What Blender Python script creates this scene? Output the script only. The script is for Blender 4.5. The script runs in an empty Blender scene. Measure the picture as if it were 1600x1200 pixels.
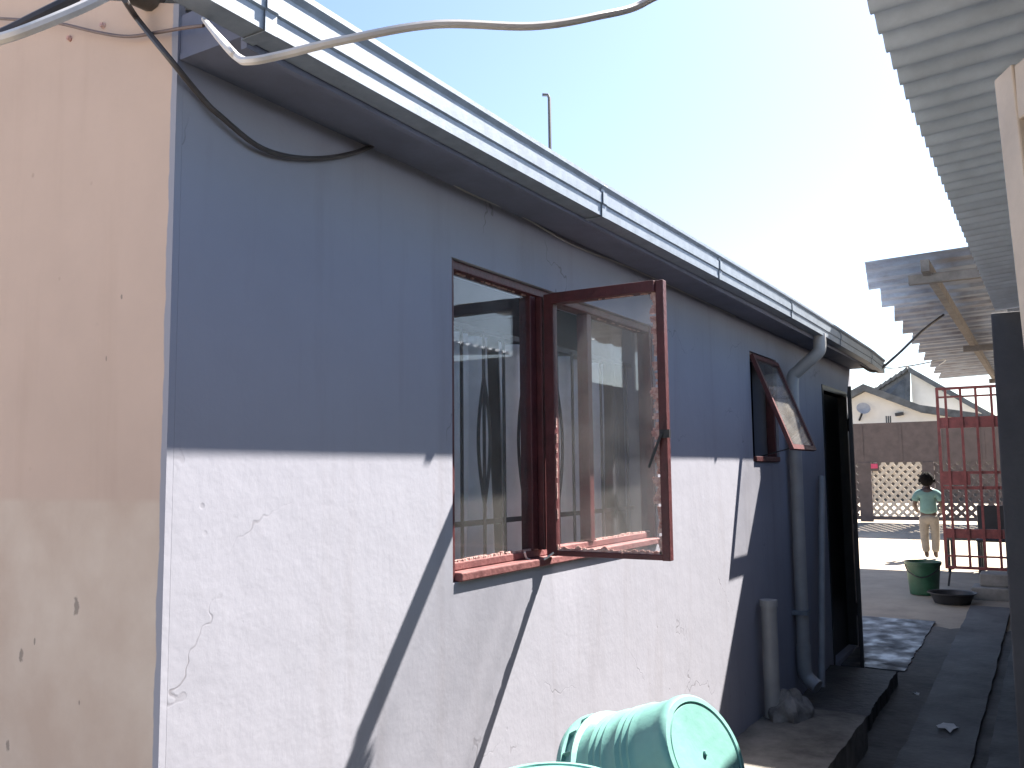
import bpy, bmesh, math, random
from mathutils import Vector, Matrix, noise
random.seed(7)
S = bpy.context.scene
C = S.collection
RAD = math.radians
# ---------------------------------------------------------------- camera
EYE = 1.5                      # eye height above the alley floor
FPX = 1400.0                   # focal length in photo pixels (1600 wide)
yaw, pitch, roll = RAD(31.3), RAD(5.63), RAD(-.61)
CF = Vector((-math.sin(yaw)*math.cos(pitch), math.cos(yaw)*math.cos(pitch), math.sin(pitch)))
_r = Vector((math.cos(yaw), math.sin(yaw), 0)); _u = _r.cross(CF)
CR = _r*math.cos(roll)+_u*math.sin(roll); CU = -_r*math.sin(roll)+_u*math.cos(roll)
cam = bpy.data.objects.new('camera', bpy.data.cameras.new('camera')); C.objects.link(cam)
cam.matrix_world = Matrix(((CR.x,CU.x,-CF.x,0),(CR.y,CU.y,-CF.y,0),(CR.z,CU.z,-CF.z,EYE),(0,0,0,1)))
cam.data.sensor_width = 36; cam.data.lens = FPX/1600*36
cam.data.clip_start = .02; cam.data.clip_end = 2000
S.camera = cam
# ---------------------------------------------------------------- light
K = 3.0                                             # drop per metre towards the wall
TOSUN = Vector((1, .76*K, K)).normalized()
EL = math.asin(TOSUN.z); AZ = math.atan2(TOSUN.x, TOSUN.y)
w = bpy.data.worlds.new('World'); S.world = w; w.use_nodes = True
nt = w.node_tree; bg = nt.nodes['Background']
sky = nt.nodes.new('ShaderNodeTexSky'); sky.sky_type = 'NISHITA'; sky.sun_disc = False
sky.sun_elevation = EL; sky.sun_rotation = AZ
sky.air_density = 1.0; sky.dust_density = 1.3; sky.ozone_density = 2.5
nt.links.new(sky.outputs[0], bg.inputs[0]); bg.inputs[1].default_value = .052
sl = bpy.data.lights.new('sun', 'SUN'); sl.energy = 5; sl.angle = RAD(.53); sl.color = (1, .93, .83)
so = bpy.data.objects.new('sun', sl); C.objects.link(so)
so.rotation_euler = TOSUN.to_track_quat('Z', 'Y').to_euler(); so.location = (5, 10, 15)
S.view_settings.view_transform = 'Standard'; S.view_settings.look = 'None'
S.view_settings.gamma = 1; S.view_settings.use_curve_mapping = False
S.view_settings.exposure = 2.45
S.render.engine = 'CYCLES'

# ---------------------------------------------------------------- helpers
def ray(px, py): return CF + CR*((px-800)/FPX) - CU*((py-600)/FPX)
def onX(px, py, X): d = ray(px, py); return Vector((0,0,EYE)) + d*(X/d.x)
def onY(px, py, Y): d = ray(px, py); return Vector((0,0,EYE)) + d*(Y/d.y)
def dep(px, py, t): return Vector((0,0,EYE)) + ray(px, py)*t

def mat(name, col, rough=.8, var=.15, scale=6, bump=.0, bscale=60, metal=0, col2=None, spec=.5, stain=None):
    m = bpy.data.materials.new(name); m.use_nodes = True
    n = m.node_tree.nodes; l = m.node_tree.links; b = n['Principled BSDF']
    tc = n.new('ShaderNodeTexCoord'); mp = n.new('ShaderNodeMapping')
    l.new(tc.outputs['Object'], mp.inputs[0])
    a = n.new('ShaderNodeTexNoise'); a.inputs['Scale'].default_value = scale; a.inputs['Detail'].default_value = 7
    a.inputs['Roughness'].default_value = .65
    l.new(mp.outputs[0], a.inputs['Vector'])
    r = n.new('ShaderNodeValToRGB'); e = r.color_ramp.elements
    c2 = col2 or tuple(c*(1-var*1.6) for c in col)
    e[0].position = .32; e[0].color = (*c2, 1); e[1].position = .66; e[1].color = (*[min(1,c*(1+var*.5)) for c in col], 1)
    l.new(a.outputs[0], r.inputs[0]); l.new(r.outputs[0], b.inputs['Base Color'])
    b.inputs['Roughness'].default_value = rough; b.inputs['Metallic'].default_value = metal
    b.inputs['Specular IOR Level'].default_value = spec
    if bump:
        k = n.new('ShaderNodeTexNoise'); k.inputs['Scale'].default_value = bscale; k.inputs['Detail'].default_value = 5
        l.new(mp.outputs[0], k.inputs['Vector'])
        bp = n.new('ShaderNodeBump'); bp.inputs['Strength'].default_value = bump; bp.inputs['Distance'].default_value = .01
        l.new(k.outputs[0], bp.inputs['Height']); l.new(bp.outputs[0], b.inputs['Normal'])
    return m

class MB:
    def __init__(s): s.v = []; s.f = []
    def box(s, a, b):
        x0,y0,z0 = [min(p,q) for p,q in zip(a,b)]; x1,y1,z1 = [max(p,q) for p,q in zip(a,b)]
        i = len(s.v); s.v += [(x0,y0,z0),(x1,y0,z0),(x1,y1,z0),(x0,y1,z0),(x0,y0,z1),(x1,y0,z1),(x1,y1,z1),(x0,y1,z1)]
        s.f += [tuple(i+k for k in q) for q in ((0,3,2,1),(4,5,6,7),(0,1,5,4),(1,2,6,5),(2,3,7,6),(3,0,4,7))]; return s
    def bar(s, p, q, wd, th, up=(0,0,1)):
        p = Vector(p); q = Vector(q); d = (q-p).normalized(); up = Vector(up)
        if abs(d.dot(up)) > .97: up = Vector((0,1,0))
        a = d.cross(up).normalized(); b = a.cross(d).normalized(); i = len(s.v)
        for c in (p, q):
            for sa, sb in ((-1,-1),(1,-1),(1,1),(-1,1)): s.v.append(tuple(c+a*sa*wd/2+b*sb*th/2))
        s.f += [tuple(i+k for k in qd) for qd in ((0,1,2,3),(7,6,5,4),(0,4,5,1),(1,5,6,2),(2,6,7,3),(3,7,4,0))]; return s
    def poly(s, pts, off):           # prism: polygon extruded by vector off
        i = len(s.v); n = len(pts); off = Vector(off)
        s.v += [tuple(Vector(p)) for p in pts] + [tuple(Vector(p)+off) for p in pts]
        s.f += [tuple(range(i, i+n))[::-1], tuple(range(i+n, i+2*n))]
        s.f += [(i+k, i+(k+1)%n, i+n+(k+1)%n, i+n+k) for k in range(n)]; return s
    def tube(s, pts, r, seg=8):
        pts = [Vector(p) for p in pts]; n = len(pts); i = len(s.v); prev = None
        for k, p in enumerate(pts):
            d = (pts[min(k+1,n-1)]-pts[max(k-1,0)]).normalized()
            if prev is None:
                a = d.cross(Vector((0,0,1)) if abs(d.z) < .95 else Vector((1,0,0))).normalized()
            else: a = (prev - d*prev.dot(d)).normalized()
            prev = a; b = d.cross(a); rr = r[k] if isinstance(r, (list, tuple)) else r
            for t in range(seg): an = 2*math.pi*t/seg; s.v.append(tuple(p+(a*math.cos(an)+b*math.sin(an))*rr))
        for k in range(n-1):
            for t in range(seg): s.f.append((i+k*seg+t, i+k*seg+(t+1)%seg, i+(k+1)*seg+(t+1)%seg, i+(k+1)*seg+t))
        s.f += [tuple(i+t for t in range(seg))[::-1], tuple(i+(n-1)*seg+t for t in range(seg))]; return s
    def lathe(s, prof, seg=40, closed=False):
        i = len(s.v); n = len(prof)
        for r, z in prof:
            for t in range(seg): an = 2*math.pi*t/seg; s.v.append((r*math.cos(an), r*math.sin(an), z))
        for k in range(n-1):
            for t in range(seg): s.f.append((i+k*seg+t, i+k*seg+(t+1)%seg, i+(k+1)*seg+(t+1)%seg, i+(k+1)*seg+t))
        return s
    def grid(s, fn, nu, nv):
        i = len(s.v)
        for a in range(nu+1):
            for b in range(nv+1): s.v.append(tuple(fn(a/nu, b/nv)))
        for a in range(nu):
            for b in range(nv): s.f.append((i+a*(nv+1)+b, i+(a+1)*(nv+1)+b, i+(a+1)*(nv+1)+b+1, i+a*(nv+1)+b+1))
        return s
    def build(s, name, m, parent=None, smooth=False, bevel=0, solid=0, sub=0):
        me = bpy.data.meshes.new(name); me.from_pydata(s.v, [], s.f); me.update()
        bm = bmesh.new(); bm.from_mesh(me); bmesh.ops.recalc_face_normals(bm, faces=bm.faces)
        if smooth:
            for f in bm.faces: f.smooth = True
            for e in bm.edges:
                if len(e.link_faces) == 2 and e.calc_face_angle(0) > RAD(38): e.smooth = False
        bm.to_mesh(me); bm.free()
        o = bpy.data.objects.new(name, me); C.objects.link(o); me.materials.append(m)
        if parent: o.parent = parent; o.matrix_parent_inverse = parent.matrix_basis.inverted()
        if solid: q = o.modifiers.new('s', 'SOLIDIFY'); q.thickness = solid
        if sub: q = o.modifiers.new('u', 'SUBSURF'); q.levels = sub; q.render_levels = sub
        if bevel: q = o.modifiers.new('b', 'BEVEL'); q.width = bevel; q.segments = 2; q.limit_method = 'ANGLE'
        return o
def smooth_path(pts, n=8):
    pts = [Vector(p) for p in pts]; out = []
    for i in range(len(pts)-1):
        p0 = pts[max(i-1,0)]; p1 = pts[i]; p2 = pts[i+1]; p3 = pts[min(i+2,len(pts)-1)]
        for k in range(n):
            t = k/n
            out.append(.5*((2*p1)+(p2-p0)*t+(2*p0-5*p1+4*p2-p3)*t*t+(3*p1-p0-3*p2+p3)*t**3))
    out.append(pts[-1]); return out
def tag(o, label=None, cat=None, group=None, kind=None):
    if label: o['label'] = label
    if cat: o['category'] = cat
    if group: o['group'] = group
    if kind: o['kind'] = kind
    return o
def thing(name, label, cat, loc=(0,0,0), group=None):
    o = bpy.data.objects.new(name, None); C.objects.link(o); o.location = loc; o.empty_display_size = .1
    bpy.context.view_layer.update()
    return tag(o, label, cat, group)
def sub_empty(name, parent, loc):
    o = bpy.data.objects.new(name, None); C.objects.link(o); o.location = loc; o.empty_display_size = .1
    o.parent = parent; o.matrix_parent_inverse = parent.matrix_basis.inverted(); return o

# ---------------------------------------------------------------- materials
def plaster(name, base, var, bump=.14, crack=True, streak=.5):
    """painted plaster: broad blotches, drip stains, pits, fine trowel relief and hairline cracks"""
    m = mat(name, base, .88, var, 1.6, spec=.25)
    n = m.node_tree.nodes; l = m.node_tree.links; b = n['Principled BSDF']; mp = n['Mapping']
    ramp = n['Color Ramp']
    def noise_(sc, det, vec=None, rg=.6):
        q = n.new('ShaderNodeTexNoise'); q.inputs['Scale'].default_value = sc; q.inputs['Detail'].default_value = det
        q.inputs['Roughness'].default_value = rg; l.new(vec or mp.outputs[0], q.inputs['Vector']); return q
    def rampn(src, p0, p1):
        q = n.new('ShaderNodeMapRange'); q.inputs[1].default_value = p0; q.inputs[2].default_value = p1; l.new(src, q.inputs[0]); return q.outputs[0]
    def mix(fac, a, col, mode='MULTIPLY'):
        q = n.new('ShaderNodeMix'); q.data_type = 'RGBA'; q.blend_type = mode
        if isinstance(fac, float): q.inputs[0].default_value = fac
        else: l.new(fac, q.inputs[0])
        l.new(a, q.inputs[6]); q.inputs[7].default_value = (*col, 1); return q.outputs[2]
    col = ramp.outputs[0]
    # vertical run-off streaks
    mp2 = n.new('ShaderNodeMapping'); mp2.inputs['Scale'].default_value = (9, 9, .8); l.new(n['Texture Coordinate'].outputs['Object'], mp2.inputs[0])
    st = noise_(1.2, 6, mp2.outputs[0]); 
    fac = n.new('ShaderNodeMath'); fac.operation = 'MULTIPLY'; fac.inputs[1].default_value = streak
    l.new(rampn(st.outputs[0], .52, .78), fac.inputs[0]); col = mix(fac.outputs[0], col, (.78, .74, .70))
    # small dark pits / scuffs
    v = n.new('ShaderNodeTexVoronoi'); v.inputs['Scale'].default_value = 14; v.inputs['Randomness'].default_value = 1; l.new(mp.outputs[0], v.inputs['Vector'])
    gate = rampn(noise_(5, 2).outputs[0], .60, .66); pit = rampn(v.outputs['Distance'], .10, .05)
    mm = n.new('ShaderNodeMath'); mm.operation = 'MULTIPLY'; l.new(gate, mm.inputs[0]); l.new(pit, mm.inputs[1])
    mm2 = n.new('ShaderNodeMath'); mm2.operation = 'MULTIPLY'; mm2.inputs[1].default_value = .28; l.new(mm.outputs[0], mm2.inputs[0])
    col = mix(mm2.outputs[0], col, (.45, .42, .40))
    hsum = None
    if crack:
        wv = noise_(2.5, 4); vm = n.new('ShaderNodeVectorMath'); vm.operation = 'MULTIPLY_ADD'
        vm.inputs[1].default_value = (.55, .55, .55); l.new(wv.outputs['Color'], vm.inputs[0]); l.new(mp.outputs[0], vm.inputs[2])
        cv = n.new('ShaderNodeTexVoronoi'); cv.feature = 'DISTANCE_TO_EDGE'; cv.inputs['Scale'].default_value = 1.15; l.new(vm.outputs[0], cv.inputs['Vector'])
        line = rampn(cv.outputs['Distance'], .0042, .0012); gt = rampn(noise_(1.9, 3).outputs[0], .50, .58)
        cm = n.new('ShaderNodeMath'); cm.operation = 'MULTIPLY'; l.new(line, cm.inputs[0]); l.new(gt, cm.inputs[1])
        cf = n.new('ShaderNodeMath'); cf.operation = 'MULTIPLY'; cf.inputs[1].default_value = .6; l.new(cm.outputs[0], cf.inputs[0])
        col = mix(cf.outputs[0], col, (.5, .47, .45)); hsum = cm.outputs[0]
    l.new(col, b.inputs['Base Color'])
    h1 = noise_(9, 3); h2 = noise_(85, 4)
    mp3 = n.new('ShaderNodeMapping'); mp3.inputs['Scale'].default_value = (14, 14, 2.2); l.new(n['Texture Coordinate'].outputs['Object'], mp3.inputs[0])
    h3 = noise_(1.5, 5, mp3.outputs[0])
    def madd(a, k, c=None):
        q = n.new('ShaderNodeMath'); q.operation = 'MULTIPLY_ADD'; q.inputs[1].default_value = k; l.new(a, q.inputs[0])
        if c is None: q.inputs[2].default_value = 0
        else: l.new(c, q.inputs[2])
        return q.outputs[0]
    h = madd(h1.outputs[0], 1.0); h = madd(h2.outputs[0], .22, h); h = madd(h3.outputs[0], .22, h); h = madd(mm.outputs[0], -.35, h)
    if hsum is not None: h = madd(hsum, -.3, h)
    bp = n.new('ShaderNodeBump'); bp.inputs['Strength'].default_value = bump; bp.inputs['Distance'].default_value = .012
    l.new(h, bp.inputs['Height']); l.new(bp.outputs[0], b.inputs['Normal'])
    m['col_out'] = 1
    return m
GREY = (.292, .297, .353)
M = {}
M['plaster'] = plaster('grey_plaster', GREY, .05)
def gable_material():
    m = plaster('peach_paint', (.53, .405, .34), .06, .14, False, .35)
    n = m.node_tree.nodes; l = m.node_tree.links; b = n['Principled BSDF']
    old = b.inputs['Base Color'].links[0].from_socket
    sep = n.new('ShaderNodeSeparateXYZ'); l.new(n['Texture Coordinate'].outputs['Object'], sep.inputs[0])
    nz = n.new('ShaderNodeTexNoise'); nz.inputs['Scale'].default_value = 9; nz.inputs['Detail'].default_value = 5
    l.new(n['Texture Coordinate'].outputs['Object'], nz.inputs['Vector'])
    def edge(src, at, wob, soft, flip=False):
        a = n.new('ShaderNodeMath'); a.operation = 'MULTIPLY_ADD'; a.inputs[1].default_value = wob; l.new(nz.outputs[0], a.inputs[0]); l.new(src, a.inputs[2])
        q = n.new('ShaderNodeMapRange'); q.inputs[1].default_value = at+wob/2-soft; q.inputs[2].default_value = at+wob/2+soft
        if flip: q.inputs[3].default_value = 1; q.inputs[4].default_value = 0
        l.new(a.outputs[0], q.inputs[0]); return q.outputs[0]
    def mixc(fac, a, bcol):
        q = n.new('ShaderNodeMix'); q.data_type = 'RGBA'; l.new(fac, q.inputs[0]); l.new(a, q.inputs[6])
        if isinstance(bcol, tuple): q.inputs[7].default_value = (*bcol, 1)
        else: l.new(bcol, q.inputs[7])
        return q.outputs[2]
    # older, greyer coat on the lower half of the wall, with brown rub marks
    r2 = n.new('ShaderNodeValToRGB'); r2.color_ramp.elements[0].color = (.49, .385, .32, 1); r2.color_ramp.elements[1].color = (.59, .50, .43, 1)
    r2.color_ramp.elements[0].position = .33; r2.color_ramp.elements[1].position = .6
    n2 = n.new('ShaderNodeTexNoise'); n2.inputs['Scale'].default_value = 3.1; n2.inputs['Detail'].default_value = 6; n2.inputs['Roughness'].default_value = .6
    l.new(n['Texture Coordinate'].outputs['Object'], n2.inputs['Vector']); l.new(n2.outputs[0], r2.inputs[0])
    c = mixc(edge(sep.outputs[2], 1.452, .01, .006, True), old, r2.outputs[0])
    # grey corner strip where the peach coat stops short of the arris
    c = mixc(edge(sep.outputs[0], -1.467, .022, .0015), c, GREY)
    # knocked-off spots of bare render
    nf = n.new('ShaderNodeTexNoise'); nf.inputs['Scale'].default_value = 70; nf.inputs['Detail'].default_value = 4; l.new(n['Texture Coordinate'].outputs['Object'], nf.inputs['Vector'])
    for sx, sz, rx, rz in ((120, 945, .010, .017), (33, 1025, .007, .013), (54, 1002, .003, .008), (124, 1098, .004, .006), (12, 1165, .008, .012), (190, 465, .003, .005), (166, 561, .003, .006)):
        pt = onY(sx, sz, 1.118); vs = n.new('ShaderNodeVectorMath'); vs.operation = 'SUBTRACT'; vs.inputs[1].default_value = pt
        l.new(n['Texture Coordinate'].outputs['Object'], vs.inputs[0])
        vm = n.new('ShaderNodeVectorMath'); vm.operation = 'MULTIPLY'; vm.inputs[1].default_value = (1/rx, 0, 1/rz); l.new(vs.outputs[0], vm.inputs[0])
        ln = n.new('ShaderNodeVectorMath'); ln.operation = 'LENGTH'; l.new(vm.outputs[0], ln.inputs[0])
        wb = n.new('ShaderNodeMath'); wb.operation = 'MULTIPLY_ADD'; wb.inputs[1].default_value = 2.2; l.new(nf.outputs[0], wb.inputs[0]); l.new(ln.outputs['Value'], wb.inputs[2])
        mr = n.new('ShaderNodeMapRange'); mr.inputs[1].default_value = 2.2; mr.inputs[2].default_value = 1.85; mr.inputs[4].default_value = .8; l.new(wb.outputs[0], mr.inputs[0])
        c = mixc(mr.outputs[0], c, (.22, .185, .165))
    l.new(c, b.inputs['Base Color']); return m
M['gable'] = gable_material()
M['galv'] = mat('galvanised_steel', (.20, .235, .285), .5, .14, 22, .05, 140, metal=.15)
M['zinc'] = mat('weathered_zinc_sheet', (.60, .68, .80), .55, .12, 9, .06, 90, metal=.15)
M['oldzinc'] = mat('old_roof_sheet', (.20, .24, .31), .6, .3, 5, .08, 60, metal=.15, col2=(.13, .13, .155))
M['red'] = mat('oxide_red_paint', (.085, .018, .022), .5, .3, 16, .25, 70, col2=(.055, .013, .016))
M['sunlit_sill'] = mat('sunlit_chalky_red_paint', (.20, .075, .075), .7, .25, 14, .25, 70, col2=(.12, .035, .038))  # chalky red raised so the sill's sunlit pink sits in its colour
M['chip'] = mat('putty_and_chipped_primer', (.55, .40, .37), .8, .4, 60, .8, 120, col2=(.32, .13, .12))
M['redgate'] = mat('faded_red_enamel', (.25, .062, .058), .5, .25, 12, .15, 60)
M['black'] = mat('black_steel', (.022, .022, .026), .5, .2, 12)
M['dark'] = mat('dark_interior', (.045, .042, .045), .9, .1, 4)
M['curtain'] = mat('net_curtain', (.80, .80, .82), .9, .08, 14, .15, 300)
M['pipe'] = mat('grey_plastic_pipe', (.34, .34, .35), .45, .1, 8)
M['white_cable'] = mat('white_cable_sheath', (.70, .67, .65), .45, .12, 18)
M['dark_cable'] = mat('dark_cable_sheath', (.055, .048, .05), .5, .2, 18)
M['brown_cable'] = mat('brown_cable_sheath', (.16, .11, .10), .5, .2, 18)
M['aqua'] = mat('aqua_plastic', (.145, .31, .285), .42, .08, 9, .10, 45, col2=(.11, .25, .235))
M['green'] = mat('green_plastic', (.03, .10, .055), .4, .2, 9)
M['wood'] = mat('rough_timber', (.13, .115, .105), .8, .3, 9, .3, 50)
M['cream'] = mat('cream_gloss_paint', (.62, .52, .44), .5, .1, 9, .1, 40)
M['concrete'] = mat('dusty_concrete', (.20, .185, .165), .88, .4, 3.5, .5, 35)
M['wet'] = mat('damp_concrete', (.075, .073, .072), .7, .5, 2.4, .5, 30)
M['blockc'] = mat('concrete_block', (.26, .25, .235), .9, .2, 9, .5, 70)
M['brownsteel'] = mat('brown_gate_paint', (.10, .075, .07), .6, .2, 6)
M['lattice'] = mat('cream_lattice_paint', (.62, .53, .42), .7, .15, 7)
M['white_wall'] = mat('white_house_paint', (.72, .70, .66), .85, .08, 1.2, .2, 20)
M['slate'] = mat('dark_roof_tile', (.10, .11, .12), .75, .3, 3, .5, 9)
M['bound'] = mat('stained_boundary_wall', (.12, .10, .085), .9, .25, 2, .4, 20)
M['skin'] = mat('dark_skin', (.055, .03, .022), .5, .1, 9)
M['hair'] = mat('black_hair', (.007, .006, .006), .9, .3, 60, .8, 90, spec=.1)
M['shirt'] = mat('mint_cotton', (.12, .225, .215), .9, .1, 9, .3, 25)
M['trousers'] = mat('khaki_cotton', (.25, .225, .19), .9, .15, 9, .3, 25)
M['cloth_blue'] = mat('pale_blue_cloth', (.45, .55, .68), .9, .1, 9)
M['paper'] = mat('crumpled_paper', (.65, .64, .62), .9, .1, 20)
def glass_mat(name, dust, tint=(1, 1, 1)):
    m = bpy.data.materials.new(name); m.use_nodes = True; n = m.node_tree.nodes; l = m.node_tree.links
    n.remove(n['Principled BSDF']); out = n['Material Output']
    t = n.new('ShaderNodeBsdfTransparent'); t.inputs[0].default_value = (*tint, 1)
    g = n.new('ShaderNodeBsdfGlossy'); g.inputs['Roughness'].default_value = .015
    d = n.new('ShaderNodeBsdfDiffuse'); d.inputs[0].default_value = (.62, .60, .58, 1)
    fr = n.new('ShaderNodeFresnel'); geo = n.new('ShaderNodeNewGeometry'); io = n.new('ShaderNodeMapRange'); io.inputs[3].default_value = 1.5; io.inputs[4].default_value = 1/1.5
    l.new(geo.outputs['Backfacing'], io.inputs[0]); l.new(io.outputs[0], fr.inputs[0])
    tc = n.new('ShaderNodeTexCoord'); nz = n.new('ShaderNodeTexNoise'); nz.inputs['Scale'].default_value = 5; nz.inputs['Detail'].default_value = 7
    l.new(tc.outputs['Object'], nz.inputs['Vector'])
    mr = n.new('ShaderNodeMapRange'); mr.inputs[1].default_value = .35; mr.inputs[2].default_value = .75; mr.inputs[3].default_value = dust*.35; mr.inputs[4].default_value = dust*1.7
    l.new(nz.outputs[0], mr.inputs[0])
    m1 = n.new('ShaderNodeMixShader'); l.new(mr.outputs[0], m1.inputs[0]); l.new(t.outputs[0], m1.inputs[1]); l.new(d.outputs[0], m1.inputs[2])
    m2 = n.new('ShaderNodeMixShader'); l.new(fr.outputs[0], m2.inputs[0]); l.new(m1.outputs[0], m2.inputs[1]); l.new(g.outputs[0], m2.inputs[2])
    l.new(m2.outputs[0], out.inputs[0]); return m
M['glass'] = glass_mat('window_glass', .05); M['dustyglass'] = glass_mat('dusty_window_glass', .10)

# ---------------------------------------------------------------- ground
def zg(y):
    k = [(-400,0),(5.5,0),(10.3,.2),(14,.22),(16.4,.23),(18.5,.46),(20,.47),(600,.47)]
    for (a,za),(b,zb) in zip(k, k[1:]):
        if a <= y <= b: return za+(zb-za)*(y-a)/(b-a)
    return .47
ys = [-300,-60,-12,-3] + [i*.5 for i in range(0, 44)] + [24, 30, 45, 90, 200, 500]
xs = [-300,-80,-25,-10,-5] + [-4+i*.5 for i in range(0, 17)] + [6, 12, 25, 80, 300]
g = MB(); nx = len(xs)
for y in ys:
    for x in xs:
        h = zg(y) + (noise.noise(Vector((x*.8, y*.8, 0)))*.012 if 6.5 < y < 17.5 else 0)
        g.v.append((x, y, h))
for a in range(len(ys)-1):
    for b in range(nx-1): g.f.append((a*nx+b, a*nx+b+1, (a+1)*nx+b+1, (a+1)*nx+b))
M['ground'] = mat('trodden_earth', (.34, .285, .22), .92, .22, 1.3, .5, 28, col2=(.22, .185, .15))
tag(g.build('ground', M['ground'], smooth=True), kind='structure')
M['alley_shade'] = mat('shaded_trodden_earth', (.085, .076, .068), .8, .45, 2.2, .6, 22)  # same earth as the yard, darkened to paint in the alley's shade
m = MB(); m.grid(lambda u, v: (-1.06+.72*v+(.05*noise.noise(Vector((u*30, v*7, 1))) if v in (0, 1) else 0), -1.6+10.2*u+(.25*noise.noise(Vector((v*6, 3, 1))) if u == 1 else 0), zg(-1.6+10.2*u)+.014), 80, 8)
tag(m.build('shaded_earth', M['alley_shade'], smooth=True), kind='structure')
# house apron, raised beside the wall, with worn front edge
def slab(name, x0, x1, y0, y1, z0, z1, m, jag=.012, fol=1):
    b = MB(); n = 90
    def p(u, v, z):
        y = y0+(y1-y0)*u; x = x0+(x1-x0)*v
        if v in (0, 1): x += jag*(noise.noise(Vector((y*3, x*5, 2)))+.7*noise.noise(Vector((y*11, x*5, 7)))+.5*noise.noise(Vector((y*31, x*5, 4))))
        return (x, y, z + zg(y)*fol + (.006*noise.noise(Vector((x*4, y*4, 5))) if z == z1 else 0))
    b.grid(lambda u, v: p(u, v, z1), n, 4)
    for v in (0, 1): b.grid(lambda u, t: p(u, v, z0+(z1-z0)*t), n, 1)
    for u in (0, 1): b.grid(lambda v, t: p(u, v, z0+(z1-z0)*t), 4, 1)
    return tag(b.build(name, m), kind='structure')
slab('house_apron', -1.447, -.96, -1.5, 5.2, -.05, .185, M['concrete'])
slab('door_step', -1.447, -1.02, 5.23, 6.6, -.05, .10, M['wet'])
slab('alley_path', -.80, -.47, -1.5, 9.6, -.05, .035, M['wet'])
slab('side_path', -.40, .36, -1.5, 9.2, -.05, .05, M['wet'])
M['puddle'] = mat('wet_shiny_concrete', (.075, .08, .09), .36, .5, 5, .3, 14, spec=.5)
_n = M['puddle'].node_tree.nodes; _q = _n.new('ShaderNodeTexNoise'); _q.inputs['Scale'].default_value = 7; _q.inputs['Detail'].default_value = 6; _m = _n.new('ShaderNodeMapRange')
_m.inputs[1].default_value = .32; _m.inputs[2].default_value = .70; _m.inputs[3].default_value = .30; _m.inputs[4].default_value = .9
M['puddle'].node_tree.links.new(_n['Texture Coordinate'].outputs['Object'], _q.inputs['Vector']); M['puddle'].node_tree.links.new(_q.outputs[0], _m.inputs[0]); M['puddle'].node_tree.links.new(_m.outputs[0], _n['Principled BSDF'].inputs['Roughness'])
slab('washed_floor', -1.85, -1.02, 6.95, 8.8, -.05, .022, M['puddle'], .02)

# ---------------------------------------------------------------- the grey house
W = -1.45; Y0 = 1.134; Y1 = 7.81; T = .15
house = thing('house', 'single-storey grey plastered house with peach gable end on the left', 'house', (W, Y0, 0))
WIN = (2.06, 3.56, EYE-.303, EYE+.615)      # main window y0 y1 z0 z1
SW = (4.95, 5.50, EYE+.045, EYE+.665)       # small awning window
DR = (6.72, 7.60, .12, EYE+.615)            # doorway
TOP = EYE+.93
def wall_with_holes(x0, x1, y0, y1, z0, z1, holes):
    yy = sorted({y0, y1, *[h[i] for h in holes for i in (0,1)]}); zz = sorted({z0, z1, *[h[i] for h in holes for i in (2,3)]})
    solid = lambda a, b: 0 <= a < len(yy)-1 and 0 <= b < len(zz)-1 and not any(h[0] <= (yy[a]+yy[a+1])/2 <= h[1] and h[2] <= (zz[b]+zz[b+1])/2 <= h[3] for h in holes)
    m = MB(); vi = {}
    def v(x, y, z):
        k = (x, y, z)
        if k not in vi: vi[k] = len(m.v); m.v.append(k)
        return vi[k]
    for a in range(len(yy)-1):
        for b in range(len(zz)-1):
            if not solid(a, b): continue
            ya, yb, za, zb = yy[a], yy[a+1], zz[b], zz[b+1]
            for x in (x0, x1): m.f.append((v(x,ya,za), v(x,yb,za), v(x,yb,zb), v(x,ya,zb)))
            for (da, db, q) in ((-1,0,((ya,za),(ya,zb))), (1,0,((yb,za),(yb,zb))), (0,-1,((ya,za),(yb,za))), (0,1,((ya,zb),(yb,zb)))):
                if not solid(a+da, b+db): m.f.append((v(x0,*q[0]), v(x1,*q[0]), v(x1,*q[1]), v(x0,*q[1])))
    return m
wall_with_holes(W-T, W, Y0, Y1, -.1, TOP, [WIN, SW, DR]).build('side_wall', M['plaster'], house)
SL = math.tan(RAD(18))
xl = -6.2
gp = [(W, Y0-.0005, -.1), (W, Y0-.0005, TOP+.01), (-3.85, Y0-.0005, TOP+.01+(3.85+W)*SL), (xl, Y0-.0005, TOP), (xl, Y0-.0005, -.1)]
MB().poly(gp, (0, -.0155, 0)).build('gable_wall', M['gable'], house)
MB().poly([(min(x, W-T-.002), y+.002, z) for x, y, z in gp], (0, .14, 0)).build('gable_core', M['plaster'], house)
MB().poly([(min(p[0], W-T-.002), Y1-.14, p[2]) for p in gp], (0, .13, 0)).build('far_end_wall', M['plaster'], house)
# dark room behind the openings
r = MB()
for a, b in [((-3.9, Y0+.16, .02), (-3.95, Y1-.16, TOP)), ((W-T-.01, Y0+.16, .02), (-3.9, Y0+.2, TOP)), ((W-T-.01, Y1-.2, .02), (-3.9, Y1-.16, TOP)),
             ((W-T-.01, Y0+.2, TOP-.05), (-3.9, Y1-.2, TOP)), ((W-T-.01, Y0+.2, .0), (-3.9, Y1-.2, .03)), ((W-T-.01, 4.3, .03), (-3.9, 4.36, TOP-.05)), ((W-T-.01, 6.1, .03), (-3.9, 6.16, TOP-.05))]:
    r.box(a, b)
r.build('inner_rooms', M['dark'], house)
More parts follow.
